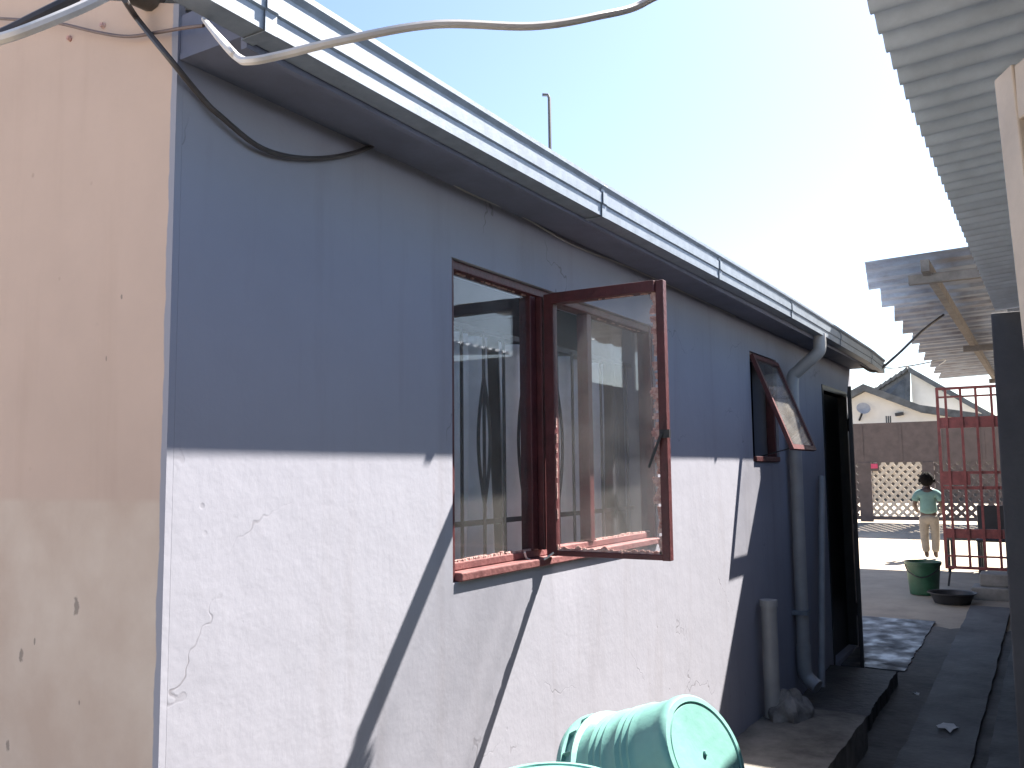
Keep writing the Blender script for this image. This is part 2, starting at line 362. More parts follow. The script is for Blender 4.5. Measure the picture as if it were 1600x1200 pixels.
# roof: ribbed sheets running down to the gutter
def corr(y0, y1, x0, x1, zf, pitch, amp, seg=8, th=.002, trap=False, nx=1):
    n = max(2, int((y1-y0)/pitch*seg)); m = MB()
    def prof(y):
        t = ((y-y0)/pitch) % 1
        if trap:
            t = abs(t-.5)*2; return amp*(1 if t < .3 else (0 if t > .5 else (0.5-t)/.2))
        return amp*.5*math.sin(2*math.pi*t)
    for s in (0, th): m.grid(lambda u, v: (x0+(x1-x0)*v, y0+(y1-y0)*u, zf(x0+(x1-x0)*v, y0+(y1-y0)*u)+prof(y0+(y1-y0)*u)+s), n, nx)
    k = (n+1)*(nx+1)
    for a in range(n): 
        for e in (0, nx): m.f.append((a*(nx+1)+e, (a+1)*(nx+1)+e, k+(a+1)*(nx+1)+e, k+a*(nx+1)+e))
    return m
GX = -1.195; GB = EYE+.68*1.195; GT = EYE+.768*1.195
roofz = lambda x, y: GT-.012+(GX-.02-x)*SL
yy0 = 1.095
roof = sub_empty('roof', house, (GX, yy0, GT))
k = 0
while yy0 < Y1+.1:
    corr(yy0, min(yy0+.66, Y1+.12), GX-.03, -3.85, roofz, .13, .022, 10, .0015, True).build('roof_sheet', M['zinc'], roof, smooth=False)
    yy0 += .65
mb = MB(); mb.poly([(-3.85, 1.095, roofz(-3.85, 0)), (xl-.2, 1.095, TOP+.05), (xl-.2, Y1+.12, TOP+.05), (-3.85, Y1+.12, roofz(-3.85, 0))], (0, 0, .02)); mb.build('roof_back_slope', M['zinc'], roof)
MB().box((GX-.058-.018, 1.12, GB-.015), (GX-.06, Y1+.1, GT+.0)).build('fascia_board', mat('fascia_paint', (.13, .145, .21), .7, .15, 5), house)
MB().box((W+.001, 1.122, GB+.012), (GX-.0775, Y1-.002, GB+.024)).build('soffit_board', bpy.data.materials['fascia_paint'], house)
MB().box((W+.001, 1.124, GB+.0245), (GX-.0775, 1.15, GT+.0)).build('soffit_end', bpy.data.materials['fascia_paint'], house)
# gutter
gp = [(GX-.056, GT+.002), (GX-.056, GB), (GX, GB), (GX, GB+.036), (GX+.005, GB+.040), (GX+.005, GB+.074), (GX-.003, GB+.078), (GX-.003, GB+.088), (GX+.009, GT-.008), (GX+.009, GT+.004), (GX-.001, GT+.004)]
m = MB()
def sag(y): return -.006*math.sin((y-.7)*1.1) + (-.035*(max(0, y-7.3)))
m.grid(lambda u, v: (lambda q, yv: (q[0], yv, q[1]+sag(yv)))(gp[int(round(v*(len(gp)-1)))], .80+(Y1+.10-.80)*u), 40, len(gp)-1)
gut = m.build('gutter', M['galv'], house, solid=.0015)
m = MB(); m.poly([(a, Y1+.095, b+sag(Y1+.1)) for a, b in gp], (0, .004, 0)); m.build('end_cap', M['galv'], gut)
for yj in (1.105, 2.52, 3.67, 4.88, 6.15, 7.3):
    m = MB(); m.grid(lambda u, v: (lambda q: (q[0]+(.003 if q[0] > GX-.03 else -.002), yj+.028*u, q[1]+sag(yj)-(.0025 if q[1] < GB+.01 else 0)))(gp[1+int(round(v*7))]), 1, 7)
    m.build('joint_strap', M['galv'], gut, solid=.002)
# downpipe with swan neck
dpy = 5.68
dp = MB().tube(smooth_path([(GX-.03, dpy, GB+.02), (GX-.03, dpy, GB-.05), (GX-.045, dpy, GB-.10), (W+.09, dpy, GB-.20), (W+.05, dpy, GB-.26), (W+.05, dpy, GB-.5)], 5) + [Vector((W+.05, dpy, .42))], .038, 14).build('downpipe', M['pipe'], house, smooth=True)
MB().tube(smooth_path([(W+.05, dpy, .44), (W+.05, dpy, .30), (W+.07, dpy, .24), (W+.13, dpy-.02, .20)], 4), .043, 14).build('outlet_shoe', M['pipe'], dp, smooth=True)
for zz in (1.72, .62): MB().box((W+.0, dpy-.05, zz), (W+.093, dpy+.05, zz+.025)).build('pipe_clip', M['galv'], dp)
# drain stand pipe and leaning hose pipe
sp = MB().tube([(W+.06, 4.93, .18), (W+.06, 4.93, .78)], .042, 14).build('stand_pipe', M['pipe'], house, smooth=True)
MB().tube([(W+.06, 4.93, .765), (W+.06, 4.93, .80)], .048, 14).build('cap', M['pipe'], sp, smooth=True)
tag(MB().tube([(W+.07, 6.02, .12), (W+.04, 6.42, 1.45)], .022, 10).build('waste_pipe', M['pipe'], smooth=True), 'thin grey pipe leaning on the shaded wall beside the dark doorway', 'pipe')

# main window -----------------------------------------------------------
y0, y1, z0, z1 = WIN
win = sub_empty('window', house, (W, y0, z0)); win['label'] = 'wide oxide-red steel window with its middle casement open'
FX = W-.035                                          # outer face of the steel frame
fr = MB()
for a, b in [((FX-.035, y0+.001, z0), (FX+.025, y0+.026, z1)), ((FX-.035, y1-.026, z0), (FX+.025, y1-.001, z1)), ((FX-.035, y0+.026, z1-.028), (FX+.02, y1-.026, z1-.001))]: fr.box(a, b)
fr.build('frame', M['red'], win, bevel=.003)
MB().box((FX-.035, y0+.026, z0+.001), (W+.012, y1-.026, z0+.026)).build('sill', M['sunlit_sill'], win, bevel=.004)
MB().box((FX-.035, y0+.026, z0+.027), (FX+.006, y1-.026, z0+.05)).build('sill', M['sunlit_sill'], win, bevel=.003)
for ym, wd in ((2.545, .035), (2.585, .03), (2.965, .035)):
    MB().box((FX-.033, ym, z0+.05), (FX+.012+(.02 if wd == .03 else 0), ym+wd, z1-.028)).build('mullion', M['red'], win, bevel=.003)
def putty(y0, y1, z0, z1, x, wd=.012):
    m = MB(); rr = random.Random(int(y0*100))
    for (p, q, ax) in (((y0, z0), (y1, z0), 0), ((y0, z0), (y0, z1), 1), ((y1, z0), (y1, z1), 2), ((y0, z1), (y1, z1), 3)):
        if ax in (1, 2): continue
        n = 40
        for i in range(n):
            if rr.random() < (.05 if ax == 0 else .35): continue
            a = i/n; b = (i+1)/n; ww = wd*(.35+.9*abs(noise.noise(Vector((i*.23, y0*9, ax)))))*(1.1 if ax == 0 else .5)
            ya, yb = p[0]+(q[0]-p[0])*a, p[0]+(q[0]-p[0])*b; za, zb = p[1]+(q[1]-p[1])*a, p[1]+(q[1]-p[1])*b
            if ax in (0, 3): zb = za+(ww if ax == 0 else -ww)
            else: yb = ya+(ww if ax == 1 else -ww)
            m.box((x, ya, za), (x+.006*rr.uniform(.6, 1.2), yb, zb))
    return m
for (a, b) in ((y0+.026, 2.545), (3.0, y1-.026)):
    MB().box((FX-.008, a, z0+.05), (FX-.004, b, z1-.028)).build('pane', M['glass'], win)
    putty(a, b, z0+.05, z1-.028, FX-.0035).build('putty', M['chip'], win)['kind'] = 'stuff'
# burglar bars just inside
BX = FX-.075
for zz in (z1-.17, z0+.14):
    MB().box((BX-.005, y0+.005, zz), (BX+.003, y1-.005, zz+.016)).build('guard_rail', M['black'], win)
i = 0; yb = y0+.075
while yb < y1-.03:
    MB().tube([(BX+.008, yb, z0+.01), (BX+.008, yb, z1-.165)], .0055, 6).build('guard_bar', M['black'], win, smooth=True)
    if i % 2 == 0:
        for s in (-1, 1):
            MB().tube([(BX+.008, yb+s*.034*math.sin(math.pi*t/12), EYE+.30-.40*t/12) for t in range(13)], .0055, 6).build('guard_scroll', M['black'], win, smooth=True)
    yb += .125 if i % 2 else .12; i += 1
# open middle casement, standing square to the wall
hy = 2.607; xa = W+.004; xb = -1.02; sz0 = EYE-.272; sz1 = EYE+.592; th = .022
for nm, a, b in [('sash_stile', (xa, hy-th, sz0), (xa+.036, hy+th*.3, sz1)), ('sash_stile', (xb-.026, hy-th, sz0), (xb, hy+th*.3, sz1)),
             ('sash_rail', (xa+.036, hy-th*1.6, sz1-.036), (xb-.026, hy+th*.5, sz1-.001)), ('sash_rail', (xa+.036, hy-th*.9, sz0+.001), (xb-.026, hy+th*.25, sz0+.018))]:
    MB().box(a, b).build(nm, M['red'], win, bevel=.002)
MB().box((xa+.034, hy-.010, sz0+.016), (xb-.024, hy-.006, sz1-.034)).build('sash_pane', M['dustyglass'], win)
m = MB(); rr = random.Random(5)
def chips(ax, fixed, a, b, n, wmax, skip):
    for i in range(n):
        if rr.random() < skip: continue
        p = a+(b-a)*i/n; q = a+(b-a)*(i+1)/n; ww = wmax*(.25+1.2*abs(noise.noise(Vector((i*.21, fixed*7, 3)))))
        if ax == 'v': m.box((fixed, hy-.0145, p), (fixed-ww*(1 if fixed > -1.2 else -1), hy-.0105, q))
        else: m.box((p, hy-.0145, fixed), (q, hy-.0105, fixed+ww*(1 if fixed < EYE else -1)))
chips('v', xb-.026, sz0+.02, sz1-.04, 90, .034, .08); chips('v', xa+.036, sz0+.02, sz0+.45, 26, .006, .35)
chips('h', sz0+.018, xa+.04, xb-.03, 70, .022, .03); chips('h', sz1-.036, xa+.2, xb-.03, 16, .007, .3)
m.build('sash_putty', M['chip'], win)['kind'] = 'stuff'
m = MB().box((xb-.02, hy-.034, EYE+.10), (xb+.012, hy-.022, EYE+.125)); m.bar((xb-.012, hy-.036, EYE+.115), (xb-.05, hy-.05, EYE+.01), .012, .008)
m.build('sash_handle', M['black'], win)
MB().tube(smooth_path([(xa+.03, hy-.03, sz0+.012), (xa+.0, hy-.06, sz0-.012), (xa-.02, hy-.11, sz0-.004), (xa-.02, hy-.13, sz0+.02)], 5), .0035, 6).build('tie_wire', M['white_cable'], win, smooth=True)
# curtains
def curtain(name, a, b, label, seed):
    z_hi, z_lo = z1-.165, z0-.12
    def fn(u, v):
        y = a+(b-a)*u; z = z_lo+(z_hi-z_lo)*v
        d = .03*math.sin(u*(b-a)*48+seed)+.016*math.sin(u*(b-a)*101+seed*2+.6*math.sin(z*3))+.01*noise.noise(Vector((y*6, z*2, seed)))
        return (BX-.075+d*(.6+.4*(1-v)), y+.012*math.sin(z*4+u*9+seed), z)
    o = MB().grid(fn, 90, 16).build(name, M['curtain'], smooth=True, solid=.0015)
    return tag(o, label, 'curtain', 'curtains in the wide window')
curtain('curtain', y0+.02, 2.56, 'white gathered curtain behind the left pane of the wide window', 1.0)
curtain('curtain', 2.60, 2.98, 'white gathered curtain behind the open middle light of the wide window', 2.3)
curtain('curtain', 3.03, 3.40, 'white gathered curtain in the right light of the wide window', 4.1)
# small awning window --------------------------------------------------------
y0, y1, z0, z1 = SW
sw = sub_empty('small_window', house, (W, y0, z0)); sw['label'] = 'small red awning window pushed open at the bottom'
for a, b in [((FX-.03, y0+.001, z0), (FX+.02, y0+.03, z1)), ((FX-.03, y1-.03, z0), (FX+.02, y1-.001, z1)), ((FX-.03, y0+.03, z1-.03), (FX+.02, y1-.03, z1-.001))]:
    MB().box(a, b).build('frame_bar', M['red'], sw, bevel=.003)
MB().box((FX-.03, y0+.03, z0+.001), (W+.012, y1-.03, z0+.03)).build('sill', M['red'], sw, bevel=.003)
an = RAD(21); L = .575; hx, hz = W+.006, z1-.02
dz = Vector((math.sin(an), 0, -math.cos(an))); A = Vector((hx, y0+.02, hz)); B = Vector((hx, y1-.02, hz))
nrm = (math.cos(an), 0, math.sin(an))
MB().bar(A, A+dz*L, .028, .022, nrm).build('sash_stile', M['red'], sw); MB().bar(B, B+dz*L, .028, .022, nrm).build('sash_stile', M['red'], sw)
MB().bar(A+Vector((0,.014,0))+dz*.014, B-Vector((0,.014,0))+dz*.014, .028, .021, nrm).build('sash_rail', M['red'], sw)
MB().bar(A+Vector((0,.014,0))+dz*(L-.014), B-Vector((0,.014,0))+dz*(L-.014), .028, .021, nrm).build('sash_rail', M['red'], sw)
MB().poly([A+Vector((0,.014,0))+dz*.026, B-Vector((0,.014,0))+dz*.026, B-Vector((0,.014,0))+dz*(L-.026), A+Vector((0,.014,0))+dz*(L-.026)], Vector(nrm)*.003).build('sash_pane', M['dustyglass'], sw)
MB().bar((FX+.0, (y0+y1)/2, z0+.032), A+Vector((-.004,(y1-y0)/2-.02,0))+dz*(L-.03), .012, .006).build('stay_arm', M['black'], sw)
# doorway and black security gate ----------------------------------------
y0, y1, z0, z1 = DR
dr = sub_empty('door', house, (W, y0, z0))
MB().box((W-.10, y0+.042, z0), (W-.06, y1-.042, z1-.042)).build('door_leaf', M['black'], dr)
for a, b in [((W-.11, y0+.001, z0), (W+.006, y0+.04, z1)), ((W-.11, y1-.04, z0), (W+.006, y1-.001, z1)), ((W-.11, y0+.04, z1-.04), (W+.006, y1-.04, z1-.001))]:
    MB().box(a, b).build('door_frame', M['black'], dr)
MB().box((W-.058, y0+.09, 1.08), (W-.03, y0+.11, 1.2)).build('door_handle', M['galv'], dr)
hin = Vector((W+.025, y1-.02, 0)); fre = Vector((-1.285, 6.87, 0)); gz0, gz1 = .06+.02, EYE+.60
sg = thing('security_gate', 'black barred steel security gate ajar at the far door of the grey house', 'gate', tuple(hin))
dv = fre-hin
for a, b, z in ((0, 1, gz0+.012), (0, 1, gz1-.012), (0, 1, 1.05), (0, 1, 1.17)): MB().bar(hin+dv*a+Vector((0,0,z)), hin+dv*b+Vector((0,0,z)), .024, .024).build('rail', M['black'], sg)
for i in range(9): p = hin+dv*(i/8); MB().bar(p+Vector((0,0,gz0)), p+Vector((0,0,gz1)), .022 if i in (0, 8) else .016, .022 if i in (0, 8) else .016).build('bar', M['black'], sg)
MB().bar(hin+dv*.03+Vector((0,0,(.42+gz1)/2)), hin+dv*.97+Vector((0,0,(.42+gz1)/2)), .004, gz1-.42-.06).build('backing_sheet', M['black'], sg)
for z in (.35, 1.8): MB().tube([hin+Vector((-.01,.0,z)), hin+Vector((-.01,.0,z+.1))], .012, 8).build('hinge', M['black'], sg)
# antenna pole on the roof
pa = Vector((-2.5, 4.58, 0))
an_ = tag(MB().tube([(pa.x, pa.y, roofz(pa.x, 0)+.0), (pa.x, pa.y, EYE+2.245), (pa.x-.005, pa.y-.01, EYE+2.262), (pa.x-.03, pa.y-.03, EYE+2.262)], .010, 8).build('antenna_pole', M['black'], smooth=True), 'thin dark pole with a hooked tip standing on the roof', 'pole')
# purlin stub in the gable
MB().tube([(-1.535, Y0-.012, EYE+.985), (-1.525, Y0-.10, EYE+.975)], .036, 12).build('purlin_end', M['wood'], house, smooth=True)

# ---------------------------------------------------------------- cables
def cable(name, pts, r, m, label):
    return tag(MB().tube(smooth_path(pts, 8), r, 8).build(name, m, smooth=True), label, 'cable')
G = Y0-.02
cable('cable', [onY(318, 30, 1.10), dep(345, 62, 1.02), dep(372, 90, .93), dep(392, 95, .90), dep(440, 86, .90), dep(540, 62, .90), dep(680, 38, .92), dep(830, 41, .95), dep(930, 26, .98), dep(1010, 2, 1.02), dep(1080, -70, 1.0), Vector((-.20, .75, EYE+.70))], .0045, M['white_cable'], 'white cable kinked under the near gutter and running across to the sky')
cable('cable', [onY(195, 0, 1.02), onY(215, 30, G-.02), onY(262, 88, G-.03), Vector((W+.012, 1.17, EYE+.76)), onX(345, 182, W+.018), onX(410, 232, W+.018), onX(480, 248, W+.014), onX(550, 240, W+.012), onX(606, 216, W+.008)], .0062, M['dark_cable'], 'thick dark cable looping down around the house corner onto the shaded wall')
cable('cable', [onX(606, 216, W+.006), onX(640, 238, W+.006), onX(720, 295, W+.006), onX(810, 335, W+.006), onX(900, 385, W+.006), onX(1000, 425, W+.006), onX(1150, 495, W+.006)], .0028, M['pipe'], 'thin grey wire stapled along the wall under the eave')
cable('cable', [dep(-40, 72, .98), dep(20, 55, .97), dep(80, 32, .98), dep(140, 6, 1.0), dep(190, -20, 1.02)], .0062, M['white_cable'], 'thick white cable crossing the top left corner of the peach gable')
cable('cable', [dep(-60, 80, 1.0), dep(10, 50, 1.03), dep(60, 25, 1.04), dep(120, -5, 1.06)], .0065, M['dark_cable'], 'grey-black cable under the white one at the top left of the peach gable')
cable('cable', [onY(-60, 27, G-.02), onY(40, 31, G-.02), onY(90, 36, G-.02), onY(150, 50, G-.015), onY(200, 57, G-.015), onY(250, 50, G-.015), onY(285, 44, G-.02), onY(318, 40, 1.085)], .0036, M['brown_cable'], 'thin brown cable sagging across the peach gable to the gutter')
e = Vector((GX-.02, Y1+.05, GB-.02))
cable('cable', [onX(1328, 556, W+.01), onX(1345, 570, -1.32), onX(1368, 580, -1.24), onY(1400, 556, 7.9), onY(1440, 518, 7.93), Vector((0,0,EYE))+ray(1474, 492)*(1.318/ray(1474, 492).z)], .011, M['dark_cable'], 'dark cable dipping beyond the gutter end and rising to the far roof')
cable('cable', [onX(1329, 552, W+.01), dep(1380, 574, 8.4), dep(1420, 572, 9.0), dep(1476, 562, 9.6), Vector((-1.25, 12.6, EYE+1.31))], .006, M['pipe'], 'thin pale wire strung from the house corner to the far roof')
for (px, py) in ((113, 62), (165, 42)):
    p = onY(px, py, Y0-.012)
    tag(MB().tube([p, p+Vector((0, -.012, .001))], [.008, .005], 8).build('wall_plug', M['chip'], house))

# ---------------------------------------------------------------- building on the right
RX = -.21; RZ = EYE+.705; RE = 4.55
rb = thing('shack', 'corrugated-roofed building along the right edge of the alley', 'building', (.4, 0, 0))
y = -1.6
while y < RE:
    corr(y, min(y+.623, RE+.02), RX, 2.6, lambda X, Yv: RZ+.006+(X-RX)*.07, .0762, .018, 10, .0012).build('roof_sheet', M['zinc'], rb, smooth=True); y += .609
M['shackwall'] = mat('shack_plaster', (.10, .10, .11), .9, .15, 2.5, .3, 50)
PX = -.05*RE
MB().box((PX, RE, -.05), (2.5, RE+.14, RZ-.012)).build('cross_wall', M['shackwall'], rb, bevel=.006)
MB().box((PX, RE+.141, -.05), (PX+.14, 14.3, EYE+.62)).build('alley_wall', M['shackwall'], rb)
MB().box((.40, .02+1.05, -.05), (.54, RE-.001, RZ-.01)).build('near_wall', M['shackwall'], rb)
MB().box((.40, -1.6, -.05), (.54, .12, RZ-.01)).build('near_wall', M['shackwall'], rb)
MB().box((.40, .121, EYE+.64), (.54, 1.069, RZ-.01)).build('lintel', M['shackwall'], rb)
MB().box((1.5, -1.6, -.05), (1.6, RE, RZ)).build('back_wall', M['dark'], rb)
# glazed door leaf, hinged on the near wall, standing open
hinge = Vector((.375, .86, 0)); ftop = ray(1567, 124); ftop = ftop*(.60/ftop.z); free = Vector((ftop.x, ftop.y, 0))
dv = (free-hinge); DL = dv.length; dv.normalize()
leaf = thing('glazed_door', 'cream wooden glazed door standing open at the right edge of the picture', 'door', tuple(hinge))
Hd = 1.98; zb = .12
sagm = lambda s, z: hinge+dv*s+Vector((0,0,zb+z))+(dv*(z-Hd)*.075)
def dbar(nm, s0, z0, s1, z1, wd, m=None, th=.03):
    p, q = sagm(s0, z0), sagm(s1, z1); n = Vector((-dv.y, dv.x, 0))
    d = (q-p).normalized(); side = d.cross(n).normalized()*wd/2
    MB().poly([p-side-n*th/2, q-side-n*th/2, q+side-n*th/2, p+side-n*th/2], n*th).build(nm, m or M['cream'], leaf, bevel=.003 if not m else 0)
wst = .05
dbar('stile', DL-wst/2, 0, DL-wst/2, Hd, wst); dbar('stile', wst/2, 0, wst/2, Hd, wst)
dbar('rail', wst, Hd-.045, DL-wst, Hd-.045, .085, th=.026); dbar('rail', wst, .9, DL-wst, .9, .085, th=.026); dbar('rail', wst, .09, DL-wst, .09, .17, th=.026)
dbar('panel', DL/2, .172, DL/2, .86, DL-2*wst, M['cream'], .016)
dbar('pane', DL/2, .942, DL/2, Hd-.087, DL-2*wst, M['dustyglass'], .004)
p = sagm(DL-.035, 1.0); MB().tube([p+Vector((-dv.y, dv.x, 0))*.02, p+Vector((-dv.y, dv.x, 0))*.06, p+Vector((-dv.y, dv.x, 0))*.06-dv*.1], .009, 8).build('handle', M['galv'], leaf)

# far lean-to roof: lapped sheets, each a little lower than the one before
fb = thing('lean_to_roof', 'stepped old sheet-metal lean-to roof jutting over the far alley', 'roof', (-.3, 6.1, EYE+1.2))
N = 10; ya = 6.14; yb_ = 14.3
step = (yb_-ya)/N
for i in range(N):
    t = i/(N-1); X = -1.012-.30*t; Z = EYE+1.346-.036*t; y = ya+step*i
    jx = random.uniform(-.012, .012)
    m = MB()
    n = 24
    for s in (0, .002):
        def fn(u, v):
            yy = y+(step*1.10)*u; x = (X+jx-.13*u)+(1.3-X)*v
            tt = (u*3) % 1; pr = .026*(1 if .3 < tt < .6 else (tt-.15)/.15 if .15 < tt <= .3 else (0.75-tt)/.15 if .6 <= tt < .75 else 0)
            return (x, yy, Z-.012*u+pr+s+(x-X)*.03)
        m.grid(fn, n, 1)
    kk = (n+1)*2
    for a in range(n): m.f.append((a*2, a*2+2, kk+a*2+2, kk+a*2))
    m.build('roof_sheet', M['oldzinc'], fb)
MB().bar((-.66, ya+.02, EYE+1.346-.062), (-.72, yb_+.05, EYE+1.262), .05, .075).build('purlin', M['wood'], fb)
MB().bar((-.05, ya+.02, EYE+1.346-.062), (-.05, yb_+.05, EYE+1.262), .05, .075).build('purlin', M['wood'], fb)
for yp, zt in ((6.3, EYE+1.24), (10.2, EYE+1.225), (14.1, EYE+1.21)):
    MB().box((PX+.005, yp, EYE+.621), (PX+.085, yp+.08, zt)).build('post', M['wood'], fb)
    MB().bar((PX+.1, yp+.04, zt-.01), (-.78, yp+.04, zt-.01), .05, .06).build('rafter', M['wood'], fb)
# red gate ----------------------------------------------------------------------
gy = 11.05
rg = thing('red_gate', 'tall faded red barred steel gate standing open across the alley', 'gate', (-.3, gy, .2))
gx0, gx1, gz0, gz1 = -.104*gy, PX-.01, EYE-.100*gy, EYE+.081*gy
for z, h in ((gz0+.015, .03), (gz1-.015, .03), (gz1-.11, .02), (gz0+.14, .02), (EYE-.02*gy+.0, .035), (EYE-.005*gy, .03), (EYE+.045*gy, .12), (EYE-.065*gy, .10)):
    MB().box((gx0+.03, gy-.012, z-h/2), (gx1-.03, gy+.012, z+h/2)).build('rail', M['redgate'], rg)
MB().box((gx0+.03, gy-.016, EYE-.019*gy+.02), (gx0+.30, gy+.016, EYE-.005*gy-.015)).build('lock_box', M['redgate'], rg)
for x in (gx0+.015, gx1-.015): MB().box((x-.015, gy-.016, gz0), (x+.015, gy+.016, gz1)).build('stile', M['redgate'], rg)
nb = 6
for i in range(nb):
    x = gx0+.10+(gx1-gx0-.16)*i/(nb-1)
    MB().box((x-.013, gy-.028, gz0+.03), (x+.013, gy-.0125, gz1-.03)).build('bar', M['redgate'], rg)
MB().bar((gx0+.05, gy+.02, gz0+.0), (gx0+.02, gy+.02, zg(gy)), .02, .02).build('drop_bolt', M['black'], rg)

# ---------------------------------------------------------------- things in the alley
def bucket_mesh(r0, r1, h, ribs):
    p = [(r0+.016, .002), (r0+.018, .012), (r0+.016, .018), (r0+.004, .018), (r0+.002, .040), (r0+.012, .044), (r0+.012, .050), (r0-.001, .053)]
    for i in range(1, 24):
        t = i/24; z = .053+(h-.075)*t; r = r0-.002+(r1-r0)*t
        p.append((r+(.0042 if i in (4, 6, 8, 12, 14, 16) else 0), z))
    p += [(r1+.001, h-.018), (r1-.001, h-.006), (r1-.007, h), (r1-.018, h+.001), (r1-.0195, h-.004), (r1-.022, h-.004), (r1-.024, h-.001)]
    p += [((r1-.024)*(1-t), h-.001-.004*t) for t in (.25, .5, .75, .96)]
    p += [(.006, h-.004), (.005, h+.001), (.0, h+.001)]
    p += [(.0, h-.010), (r1-.012, h-.010), (r0-.006, .01), (r0+.016, .002)]
    return p
def bucket(name, label, M4, r0, r1, h, m, group=None):
    t = thing(name, label, 'bucket', group=group); t.matrix_world = M4; bpy.context.view_layer.update()
    def ch(mb, nm, mm, **k):
        o = mb.build(nm, mm, smooth=True, **k); o.parent = t; return o
    ch(MB().lathe(bucket_mesh(r0, r1, h, 0), 72), 'body', m)
    for i in range(18):
        a = 2*math.pi*i/18; c, s = math.cos(a), math.sin(a)
        b = MB(); b.bar(((r0+.001)*c, (r0+.001)*s, .031), ((r0+.013)*c, (r0+.013)*s, .031), .003, .024); ch(b, 'rim_web', m)
    return t
ax = (CR*.64+CU*.56-CF*.60).normalized()
Bc = dep(1104, 1176, 1.93); hb = .30
def frame(axis, org):
    x = axis.cross(Vector((0,0,1))).normalized(); y = axis.cross(x)
    return Matrix(((x.x,y.x,axis.x,org.x),(x.y,y.y,axis.y,org.y),(x.z,y.z,axis.z,org.z),(0,0,0,1)))
Bo = Bc-ax*hb
bucket('bucket', 'aqua plastic bucket tipped on its side showing its round base', frame(ax, Bo), .158, .128, hb, M['aqua'], 'aqua buckets on the bench')
b2 = dep(868, 1224, 1.48)
TZ = Bo.z-.174*math.sqrt(1-ax.z**2)-.002
# support for the leaning bucket: second bucket upside down on a bench
bucket('bucket', 'aqua plastic bucket upside down at the bottom edge, only its pale base showing', Matrix.Translation((b2.x, b2.y, TZ)), .150, .118, b2.z-TZ, M['aqua'], 'aqua buckets on the bench')
bn = thing('bench', 'rough timber bench under the two aqua buckets', 'bench', (-.85, 1.8, .185))
for i in range(4): MB().box((-1.16+i*.17, 0.95, TZ-.03), (-1.16+i*.17+.155, 2.35, TZ-.001)).build('plank', M['wood'], bn)
for x in (-1.12, -.58):
    for yv in (1.02, 2.22): MB().box((x, yv, .19 if x < -.96 else .035), (x+.06, yv+.06, TZ-.031)).build('leg', M['wood'], bn)
# dark green bucket with wire handle
gb = Vector((-.1245*10.3, 10.3, zg(10.3)))
t = thing('bucket', 'dark green plastic bucket standing on the ground in the alley', 'bucket', tuple(gb))
hh = .335
m = MB().lathe([(0, 0), (.135, 0), (.138, .006)]+[(.138+.028*i/10, .006+(hh-.04)*i/10) for i in range(1, 11)]+[(.178, hh-.032), (.180, hh), (.170, hh), (.164, hh-.03), (.132, .012), (0, .012)], 36)
o = m.build('body', M['green'], smooth=True); o.parent = t
o = MB().tube(smooth_path([(-.175, -.02, hh-.02), (-.12, -.15, hh-.10), (0, -.185, hh-.15), (.12, -.15, hh-.10), (.175, -.02, hh-.02)], 6), .006, 6).build('handle', M['black'], smooth=True); o.parent = t
# concrete step blocks
def block(x0, x1, y0_, y1_, z0_, z1_, label):
    m = MB()
    m.box((x0, y0_, z0_), (x1, y1_, z1_))
    o = m.build('concrete_block', M['blockc'], bevel=.012); return tag(o, label, 'block', 'concrete blocks stacked as a step')
zb0 = zg(10.2)-.01
block(-.83, -.47, 10.1, 10.5, zb0, zb0+.13, 'wide grey concrete block, lower one of the step beneath the red gate')
block(-.76, -.45, 10.22, 10.52, zb0+.131, zb0+.255, 'grey concrete block, upper one of the step beneath the red gate')
# shallow black basin
t = thing('basin', 'shallow black plastic basin on the ground before the concrete blocks', 'basin', (-.98, 9.85, zg(9.85)+.005))
o = MB().lathe([(0, 0), (.16, 0), (.20, .09), (.222, .095), (.222, .104), (.198, .10), (.155, .012), (0, .012)], 36).build('body', M['black'], smooth=True); o.parent = t
o = MB().lathe([(0, .05), (.174, .05)], 36).build('water', M['puddle'], smooth=True); o.parent = t
# paper scraps
def scrap(px, py, z, s, label):
    d = ray(px, py); p = Vector((0,0,EYE))+d*((z-EYE)/d.z); rr = random.Random(px)
    m = MB(); n = 11; ring = []
    for i in range(n): a = 2*math.pi*i/n; q = s*rr.uniform(.5, 1.1); ring.append((p.x+q*math.cos(a)*.8, p.y+q*math.sin(a)*1.4, z+rr.uniform(.006, .024)))
    m.v = ring+[(p.x, p.y, z+.02)]; m.f = [(i, (i+1) % n, n) for i in range(n)]
    return tag(m.build('paper_scrap', M['paper'], solid=.001), label, 'scrap', 'litter on the alley floor')
scrap(1480, 1140, .037, .07, 'crumpled white paper scrap on the alley path, the nearer one')
scrap(1432, 1088, .037, .03, 'small pale paper scrap on the alley path, the farther one')
# crumpled cloth by the stand pipe
def lump(u, v):
    a = 2*math.pi*u; b = math.pi/2*v; d = 1+.28*noise.noise(Vector((math.cos(a)*2, math.sin(a)*2, v*3)))
    return (W+.13+.11*math.cos(a)*math.cos(b)*d, 5.0+.16*math.sin(a)*math.cos(b)*d, .186+.12*math.sin(b)*d)
tag(MB().grid(lump, 30, 12).build('floor_cloth', mat('grey_rag', (.20, .195, .19), .95, .3, 12, .4, 50), smooth=True), 'crumpled grey floor cloth at the foot of the stand pipe', 'cloth')
